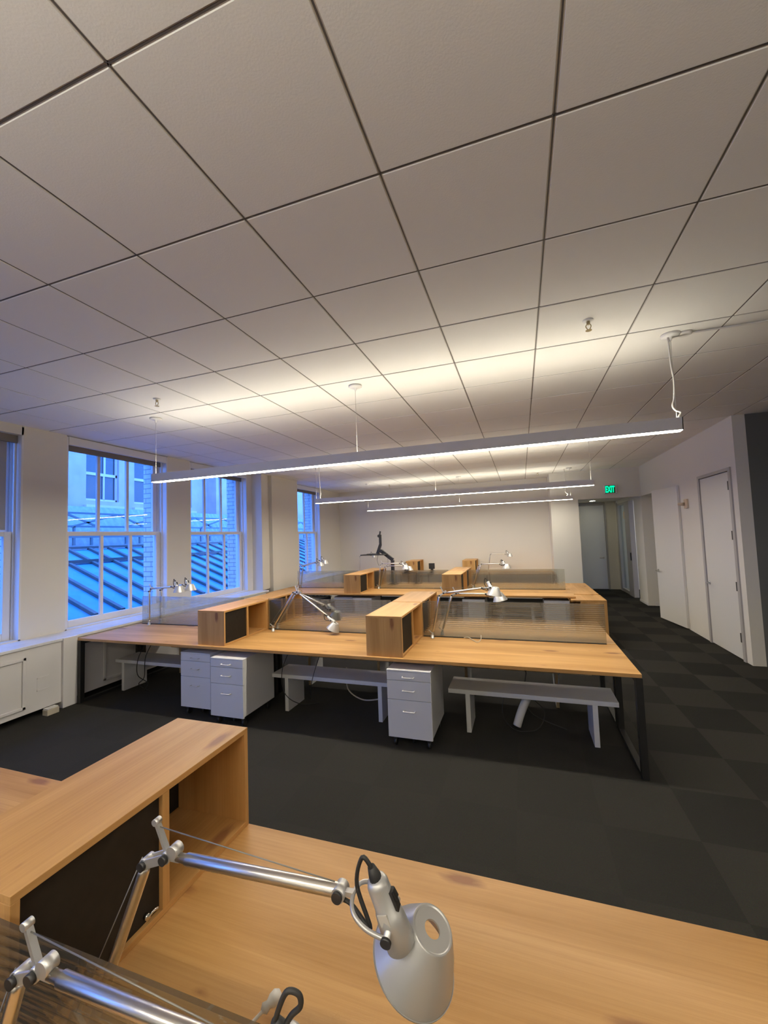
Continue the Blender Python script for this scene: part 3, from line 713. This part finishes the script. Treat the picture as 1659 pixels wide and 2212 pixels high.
tag(m.build('cable_sleeve', 'white_gloss', None, (-.1, 3.99, .05)), 'thick white cable sleeve leaning on the floor under the aisle end shelf', 'cable sleeve')
s = thing('floor_box', 'small white and yellow box on the floor under the radiator cover', 'floor box', (-4.95, 3.13, 0))
MB().box(-4.99, -4.91, 3.07, 3.19, 0, .06).build('housing', 'cord_beige', s, s.location, bevel=.004)
MB().box(-4.985, -4.915, 3.075, 3.185, .06, .072).build('lid', 'white_gloss', s, s.location, bevel=.003)
cord([(-.60, 4.205, DZ+.006), (-.55, 4.17, DZ+.02), (-.49, 4.10, DZ+.008), (-.45, 4.06, DZ+.006), (-.425, 4.11, DZ+.02), (-.425, 4.15, DZ+.05)], .004, 'cord_beige', 'beige cable end lying on the oak desk before the right glass screen')
m = MB().tube([(-.665, .66, DZ+.004), (-.635, .73, DZ+.008), (-.608, .79, DZ+.016), (-.59, .825, DZ+.022)], .0035, 8)
m.lathe((-.587, .832, DZ+.023), (.025, .045, .007), [(-.022, .004), (-.015, .011), (-.005, .008), (.004, .013), (.016, .014), (.024, .008)], 10)
tag(m.build('pull_cord', 'cord_white', None, (-.62, .75, DZ)), 'off-white cord with a knotted end on the foreground desk', 'cord')

# ------------------------------------------------------------------ task lamps
def lamp(label, base, jt, e1, e2, p4, T, ax, hb, ht, detail=False, group='silver articulated desk lamps', z0=DZ, cord=None):
    """base point, lower pivot, elbow ends, arm end, shade top centre + axis, handle base and tip"""
    jt, e1, e2, p4, T, ax, hb, ht = [V(q) for q in (jt, e1, e2, p4, T, ax, hb, ht)]; ax.normalize()
    s = thing('desk_lamp', label, 'desk lamp', (base[0], base[1], z0), group)
    o = s.location; B = V((base[0], base[1], z0)); n = 20 if detail else 10
    nrm = (e1-jt).cross(p4-e2)
    nrm = V((0, -1, 0)) if nrm.length < 1e-5 else nrm.normalized()
    if nrm.y > 0: nrm = -nrm
    MB().lathe(B, (0,0,1), [(0, .021), (.004, .021), (.006, .016), (.03, .016), (.034, .010), (max(.04, jt.z-z0-.004), .009)], n).build('base', 'alu_matte', s, o)
    m = MB().lathe(jt + (e1-jt).normalized()*.02, e1-jt, [(0, .0075), (.012, .0105), ((e1-jt).length-.045, .0105), ((e1-jt).length-.03, .0085)], n)
    la = m.build('lower_arm', 'alu', s, o)
    # lower lever and wire
    ld = (V((0,0,1)) - (e1-jt).normalized()*.6 + V((-.35, 0, 0))).normalized()
    m = MB().bar(jt, jt+ld*.055, .008, .006).cyl(jt-nrm*.012, jt+nrm*.012, .010, n)
    m.build('lower_joint', 'alu_matte', s, o)
    off = nrm.cross((e1-jt).normalized())*.014
    MB().cyl(jt+ld*.05, e1+off, .0011, 6).build('tension_wire', 'wire', la, o)
    # elbow
    d1, d2 = (e1-jt).normalized(), (p4-e2).normalized()
    m = MB()
    for sg in (-1, 1): m.bar(e1+nrm*sg*.009, e2+nrm*sg*.009, .004, .016, up=nrm.cross((e2-e1).normalized()))
    m.bar(e1, e1-d1*.035, .012, .012).bar(e2, e2+d2*.03, .012, .012)
    m.cyl(e1-nrm*.013, e1+nrm*.010, .0105, n).cyl(e2-nrm*.013, e2+nrm*.010, .0105, n)
    eb = m.build('elbow_joint', 'alu_matte', s, o)
    for q in (e1, e2): MB().cyl(q+nrm*.010, q+nrm*.018, .0085, n).build('knob', 'black_plastic', eb, o)
    lv = (V((0,0,1)) - d2*.35 + V((-.15, 0, 0))).normalized()
    tip = e2+lv*.066
    m = MB().bar(e2, tip, .010, .007).cyl(tip-nrm*.007, tip+nrm*.007, .0065, n).cyl(e2+d2*.016+V((0,0,.012))-nrm*.01, e2+d2*.016+V((0,0,.012))+nrm*.01, .012, n)
    m.build('tension_lever', 'alu_matte', s, o)
    ln = (p4-e2).length
    ua = MB().lathe(e2+d2*.022, p4-e2, [(0, .0075), (.022, .0085), (.024, .0108), (ln-.024, .0108), (ln-.022, .0100)], n).build('upper_arm', 'alu', s, o)
    MB().cyl(tip+lv*-.01, p4-d2*.01+V((0,0,.013)), .0011, 6).build('tension_wire', 'wire', ua, o)
    m = MB().cyl(p4-nrm*.012, p4+nrm*.012, .0115, n).bar(p4-d2*.02, p4+d2*.025, .010, .008)
    ej = m.build('end_joint', 'alu_matte', s, o); MB().cyl(p4+nrm*.012, p4+nrm*.017, .009, n).build('knob', 'black_plastic', ej, o)
    # fork from the arm end to both sides of the handle
    hd = (hb-ht).normalized(); side = hd.cross(ax)
    side = nrm.copy() if side.length < .05 else side.normalized()
    if side.dot(nrm) < 0: side = -side
    a0 = p4+d2*.024; mid = (a0+hb)/2
    for_pts = [hb+side*.030, mid+side*.034, a0+(hb-a0)*.12+side*.024, a0, a0+(hb-a0)*.12-side*.024, mid-side*.034, hb-side*.030]
    fk = MB().tube(for_pts, .0036, 8).cyl(hb-side*.032, hb+side*.032, .0065, 12).build('fork', 'alu_matte', s, o)
    MB().cyl(hb+side*.032, hb+side*.037, .0085, n).build('knob', 'black_plastic', fk, o)
    # shade: cone with flat top ring and an open bottom
    R0, R1, H, t = .0355, .0725, .078, .0016
    N_ = 48 if detail else 28
    m = MB().lathe(T, ax, [(.0, R0), (H*.5, R0+(R1-R0)*.56), (H, R1)], N_, caps=False)
    m.lathe(T, ax, [(.0, R0), (-.0012, R0-.001), (-.0012, R0-.003), (.0002, R0-.005), (.0002, .0135)], N_, caps=False, smooth=False)
    m.lathe(T, ax, [(.0002, .0135), (.004, .0135), (.003, R0-t)], N_, caps=False, smooth=False)
    m.lathe(T, ax, [(.003, R0-t), (H*.5, R0+(R1-R0)*.56-t), (H, R1-t)], N_, caps=False)
    m.lathe(T, ax, [(H, R1-t), (H+.0014, R1-t), (H+.0014, R1+.0012), (H-.001, R1+.0012), (H-.001, R1)], N_, caps=False, smooth=False)
    sh = m.build('lamp_shade', 'shade_alu', s, o)
    # bulb housing / handle
    hl = (hb-ht).length
    m = MB().lathe(ht, hb-ht, [(0, .010), (.003, .0150), (.010, .0175), (hl*.72, .0185), (hl*.74, .0205), (hl, .0225), (hl+.012, .0235), (hl+.040, .0240), (hl+.044, .021)], 24 if detail else 14)
    hn = m.build('handle', 'shade_alu', s, o)
    swd = (hd.cross(side)); swd = swd if swd.dot(T-hb) > 0 else -swd
    c = ht+hd*hl*.55+swd*.018
    MB().bar(c-hd*.018, c+hd*.014, .012, .008, up=swd).bar(c-hd*.018+swd*.002, c-hd*.004+swd*.004, .009, .008, up=swd).build('switch', 'black_plastic', hn, o)
    if detail:
        q = ht+hd*(hl*.74)+side*.0196
        MB().bar(q-hd*.010, q+hd*.010, .016, .002, up=side).build('sticker', 'label_paper', hn, o)
    # cord from arm end to handle tip
    gl = MB().lathe(ht, ht-hb, [(-.003, .0105), (.006, .0095), (.02, .006)], 12)
    sag = V((0,0,-.035))
    gl.tube(cord or [ht-hd*.017, ht-hd*.028-V((.012,0,-.004)), ht-hd*.012-swd*.03-V((0,0,.02)), (a0+hb)/2-V((0,0,.022))+side*.012, p4+d2*.02-V((0,0,.018)), p4-V((0,0,.012))], .0035, 8)
    gl.build('power_cord', 'cord_black', s, o)
    return s
def head(p4, d, az=0., tilt=0., drop=.0):
    """typical head: shade below-right of the arm end; returns T, axis, handle base and tip"""
    p4 = V(p4); d = V(d).normalized()
    h = V((d.x, d.y, 0)).normalized()
    ax = (V((0,0,-1)) + h*tilt).normalized()
    T = p4 + h*.125 + V((0, 0, .012-drop))
    hb = p4 + h*.082 + V((0, 0, .010-drop))
    ht = hb + (h*-.42 + V((0,0,.9))).normalized()*.062
    return T, ax, hb, ht
# foreground pair
lamp('large silver desk lamp in the foreground, head hanging over the desk', (-.905, .65), (-.90, .65, .79), (-.742, .65, 1.165), (-.687, .65, 1.188), (-.318, .65, 1.207), (-.172, .689, 1.150), (-.48, .14, -.866), (-.229, .6505, 1.184), (-.2495, .638, 1.252), True)
lamp('silver desk lamp cut off at the bottom left corner, arm reaching right', (-.90, .45), (-.895, .45, .79), (-.770, .45, 1.140), (-.728, .45, 1.157), (-.326, .46, 1.153), (-.235, .505, 1.09), (-.48, .14, -.866), (-.274, .478, 1.127), (-.309, .463, 1.191), True,
     cord=[(-.309, .463, 1.197), (-.2990, .466, 1.212), (-.2875, .468, 1.224), (-.289, .467, 1.238), (-.302, .4625, 1.242), (-.312, .460, 1.224), (-.319, .459, 1.200), (-.322, .459, 1.165)])
# middle row
def simple(label, base, jt, e1, e2, p4, hd=(1, 0, 0), **k):
    lamp(label, base, jt, e1, e2, p4, *head(p4, hd, **k))
p4 = V((-2.10, 4.13, .945))
lamp('silver desk lamp on the middle row bent low, shade touching the desk', (-2.80, 4.14), (-2.795, 4.14, .79), (-2.51, 4.13, 1.19), (-2.462, 4.13, 1.198), p4, (-1.985, 4.12, .865), (-.42, -.05, -.9), (-2.035, 4.125, .893), (-2.085, 4.12, .935))
p4 = V((-2.20, 4.295, 1.02))
lamp('silver desk lamp behind the glass of the middle row, bent low, blurred head', (-2.83, 4.27), (-2.825, 4.27, .79), (-2.57, 4.275, 1.155), (-2.52, 4.275, 1.165), p4, (-2.06, 4.31, .95), (-.3, .05, -.9), (-2.12, 4.30, .985), (-2.16, 4.29, 1.04))
simple('silver desk lamp before the right glass screen of the middle row', (-.915, 4.16), (-.91, 4.16, .785), (-.823, 4.16, 1.172), (-.778, 4.16, 1.198), (-.39, 4.13, 1.255), (1, -.05, -.05), tilt=-.15)
simple('silver desk lamp behind the right glass screen of the middle row', (-.84, 4.30), (-.835, 4.30, .785), (-.72, 4.30, 1.155), (-.675, 4.30, 1.175), (-.375, 4.335, 1.168), (1, .1, -.2), tilt=.2)
simple('silver desk lamp at the window end of the middle row, before the glass', (-4.715, 4.16), (-4.712, 4.16, .79), (-4.712, 4.16, 1.18), (-4.680, 4.16, 1.212), (-4.33, 4.16, 1.243), tilt=.0)
simple('silver desk lamp at the window end of the middle row, behind the glass', (-4.64, 4.27), (-4.638, 4.27, .785), (-4.634, 4.27, 1.182), (-4.600, 4.27, 1.208), (-4.255, 4.27, 1.252), tilt=.0)
# second row
simple('far silver desk lamp on the second row before the middle glass screen', (-2.80, 7.86), (-2.795, 7.86, .785), (-2.74, 7.86, 1.215), (-2.70, 7.86, 1.245), (-2.33, 7.84, 1.25), drop=.05)
p4 = V((-2.29, 7.97, 1.187))
simple('far silver desk lamp on the second row behind the middle glass screen', (-2.82, 8.0), (-2.817, 8.0, .78), (-2.69, 7.99, 1.165), (-2.648, 7.99, 1.188), p4, drop=.02)
simple('far silver desk lamp on the second row before the right glass screen', (-.91, 7.87), (-.905, 7.87, .80), (-.785, 7.86, 1.185), (-.732, 7.86, 1.212), (-.40, 7.85, 1.213), drop=.015)
simple('far silver desk lamp on the second row behind the right glass screen', (-.90, 8.0), (-.895, 8.0, .80), (-.76, 8.0, 1.19), (-.715, 8.0, 1.20), (-.42, 8.02, 1.20), drop=.02)
simple('far silver desk lamp by the window pier on the second row, before the glass', (-4.665, 7.86), (-4.663, 7.86, .785), (-4.605, 7.86, 1.20), (-4.562, 7.86, 1.208), (-4.225, 7.86, 1.283))
simple('far silver desk lamp by the window pier on the second row, behind the glass', (-4.665, 8.0), (-4.663, 8.0, .785), (-4.605, 8.0, 1.21), (-4.568, 8.0, 1.22), (-4.19, 8.0, 1.32))
# back desk
simple('smallest silver desk lamp on the back desk, right, against the pale wall', (-.885, 11.3), (-.88, 11.3, .79), (-.81, 11.3, 1.20), (-.792, 11.3, 1.224), (-.43, 11.3, 1.217))
simple('smallest silver desk lamp on the back desk, left, behind the black monitor arm', (-4.61, 11.3), (-4.608, 11.3, .79), (-4.585, 11.3, 1.222), (-4.552, 11.3, 1.244), (-4.26, 11.3, 1.262))

# monitor arms on the second row
YM = 8.55
s = thing('monitor_arm', 'tall black sit-stand monitor arm with keyboard tray on the second row', 'monitor arm', (-2.70, YM, DZ))
o = s.location
MB().box(-2.735, -2.665, YM-.03, YM+.03, DZ, 1.27).box(-2.80, -2.60, YM-.12, YM+.10, DZ, DZ+.02).build('post', 'black_plastic', s, o, bevel=.004)
MB().bar((-2.69, YM, 1.275), (-2.95, YM, 1.475), .075, .06, up=(0,1,0)).cyl((-2.95, YM-.05, 1.475), (-2.95, YM+.05, 1.475), .04, 20).build('lift_arm', 'black_plastic', s, o, bevel=.006)
MB().bar((-3.045, YM-.01, 1.41), (-2.965, YM-.01, 1.62), .06, .05, up=(0,1,0)).bar((-2.965, YM-.01, 1.60), (-2.965, YM-.01, 1.84), .05, .05, up=(0,1,0)).build('upright', 'black_plastic', s, o, bevel=.005)
MB().cyl((-2.985, YM-.05, 1.81), (-2.985, YM+.03, 1.81), .033, 18).bar((-2.97, YM-.02, 1.84), (-2.955, YM-.02, 1.915), .03, .02, up=(0,1,0)).build('monitor_mount', 'black_plastic', s, o)
MB().box(-3.37, -2.82, YM-.22, YM+.05, 1.392, 1.412).box(-3.25, -3.0, YM-.15, YM+.05, 1.412, 1.425).build('keyboard_tray', 'black_plastic', s, o, bevel=.003)
MB().tube([(-3.02, YM-.03, 1.39), (-3.04, YM-.06, 1.28), (-3.0, YM-.06, 1.16)], .004, 6).tube([(-2.80, YM-.03, 1.38), (-2.79, YM-.05, 1.25), (-2.80, YM-.05, 1.12)], .004, 6).build('cable', 'cord_black', s, o)
s = thing('monitor_arm', 'low black twin monitor arm behind the second row middle glass screen', 'monitor arm', (-2.19, 8.6, DZ))
o = s.location
MB().cyl((-2.19, 8.6, DZ), (-2.19, 8.6, 1.0), .022, 16).box(-2.26, -2.12, 8.55, 8.65, DZ, DZ+.02).build('post', 'black_plastic', s, o)
MB().bar((-2.17, 8.58, .985), (-1.80, 8.55, .985), .05, .035).build('support_arm', 'black_plastic', s, o); MB().bar((-2.21, 8.58, .985), (-2.50, 8.55, .985), .05, .035).build('support_arm', 'black_plastic', s, o)
for x0, x1, z0, z1 in ((-1.89, -1.765, 1.075, 1.195), (-2.43, -2.33, .99, 1.10)):
    MB().box(x0, x1, 8.52, 8.545, z0, z1).box((x0+x1)/2-.03, (x0+x1)/2+.03, 8.53, 8.56, .96, z0+.02).build('mount_plate', 'black_plastic', s, o, bevel=.003)

# ------------------------------------------------------------------ outside: courtyard roof and the building opposite
GX = -14.
s = thing('building', 'pale building across the courtyard with tall sash windows', 'building', (GX, 11, 0))
o = s.location
OW = [(3.0, 4.15), (5.9, 7.1), (7.75, 9.0), (9.86, 11.06), (11.69, 12.9), (13.4, 14.56), (17.2, 18.4), (19.6, 20.8)]
m = MB(); yy = [-6.] + [v for w_ in OW for v in w_] + [30.]
for k in range(0, len(yy), 2): m.box(GX-.4, GX, yy[k], yy[k+1], -1, 12)
for a, b in OW: m.box(GX-.4, GX, a, b, -1, 3.40); m.box(GX-.4, GX, a, b, 5.6, 12)
m.box(GX-.4, GX+.5, 15.55, 17.0, -1, 12)
m.build('wall', 'facade_paint', s, o)
for a, b in OW:
    f = MB()
    for q in ((a, a+.06, 3.4, 5.6), (b-.06, b, 3.4, 5.6), (a, b, 3.4, 3.47), (a, b, 5.53, 5.6), (a, b, 4.30, 4.40), ((a+b)/2+.10, (a+b)/2+.16, 4.40, 5.6), ((a+b)/2+.08, (a+b)/2+.13, 3.45, 4.3)):
        f.box(GX-.17, GX-.10, q[0], q[1], q[2], q[3])
    fr = f.build('window', 'facade_trim', s, o)
    MB().box(GX-.16, GX-.15, a+.02, b-.02, 3.42, 5.58).build('pane', 'facade_glass', fr, o)
    MB().box(GX, GX+.10, a-.05, b+.20, 3.16, 3.24).box(GX, GX+.04, a-.03, b+.18, 3.06, 3.16).build('sill', 'facade_trim', s, o)
# glazed courtyard roof sloping toward the windows
s = thing('glass_roof', 'sloping glazed courtyard roof with dark ribs outside the windows', 'roof', (-8.5, 8, 0))
o = s.location
XB, ZB, XL, ZL = -9.5, 1.44, -7.25, .585; SL = (ZB-ZL)/(XB-XL); XR = -10.35; ZR = ZB+(XR-XB)*SL
m = MB(); ya, yb = -3., 26.
m.add([(XL, ya, ZL-.03), (XR, ya, ZR-.03), (XR, yb, ZR-.03), (XL, yb, ZL-.03), (XL, ya, ZL-.06), (XR, ya, ZR-.06), (XR, yb, ZR-.06), (XL, yb, ZL-.06)], [(0,1,2,3), (7,6,5,4), (0,4,5,1), (2,6,7,3), (0,3,7,4), (1,5,6,2)])
m.build('glazing', 'roof_pane', s, o)
y = 6.33-.52*17; k = 0
while y < 24:
    MB().bar((XL+.02, y, ZL), (XR, y, ZR), .075, .06).build('rib', 'roof_rib', s, o); y += .52
MB().bar((XB, ya, ZB+.03), (XB, yb, ZB+.03), .06, .08).build('purlin', 'roof_rib', s, o)
MB().bar((XR, ya, ZR+.02), (XR, yb, ZR+.02), .08, .06).build('purlin', 'roof_rib', s, o)
MB().bar((XL, ya, ZL-.05), (XL, yb, ZL-.05), .10, .09).build('gutter', 'roof_rib', s, o)
m = MB()
nn = 260; vs = []; fs = []
for i in range(nn+1):
    yy_ = ya+(yb-ya)*i/nn; d = .03*(i % 2)
    vs += [(-11.6+d, yy_, ZR-.25), (-12.5+d, yy_, 3.02)]
for i in range(nn): fs.append((2*i, 2*i+1, 2*i+3, 2*i+2))
m.add(vs, fs)
tag(m.build('corrugated_roof', 'corrugated', None, (-12, 8, 2)), 'pale corrugated roof rising behind the glazed courtyard roof', 'roof')
s = thing('steel_lattice', 'dark steel lattice truss above the courtyard roof', 'truss', (-12, 8, 2.5)); o = s.location
XT = -11.55; ZT, ZM = 2.74, 2.37
MB().bar((XT, ya, ZT), (XT, yb, ZT), .05, .05).bar((XT, ya, ZM), (XT, yb, ZM), .05, .05).bar((XT, ya, 2.09), (XT, yb, 2.09), .06, .07).build('chord', 'lattice_steel', s, o)
y = 7.55-1.55*7
while y < 25:
    MB().bar((XT, y, ZT), (XT, y+.85, 2.40), .04, .05).bar((XT, y+1.55, ZT), (XT, y+.2, 2.36), .04, .05).build('brace', 'lattice_steel', s, o)
    MB().bar((XT, y+.27, ZM), (XT, y+.27, 2.09), .05, .05).bar((XT, y+.27, 2.09), (XT, y+.27, 1.85), .05, .06).bar((XT, y+.75, 2.09), (XT, y+.75, 1.85), .05, .06).build('bracket', 'lattice_steel', s, o)
    y += 1.55
struct(MB().box(-30, -5.9, -12, 34, -1.3, -1.0), 'floor_courtyard', 'roof_rib')

# ------------------------------------------------------------------ light and view
w = bpy.data.worlds.new('dusk'); scn.world = w; w.use_nodes = True
bg = w.node_tree.nodes['Background']; bg.inputs['Color'].default_value = (.09, .28, 1., 1); bg.inputs['Strength'].default_value = 10.5
vs_ = scn.view_settings; vs_.view_transform = 'Standard'; vs_.look = 'None'; vs_.exposure = .15; vs_.gamma = 1.; vs_.use_curve_mapping = False
c = scn.cycles
c.max_bounces = 10; c.diffuse_bounces = 6; c.glossy_bounces = 4; c.transmission_bounces = 6; c.transparent_max_bounces = 16
c.caustics_reflective = False; c.caustics_refractive = False; c.sample_clamp_indirect = 3.; c.sample_clamp_direct = 40.; c.use_denoising = True
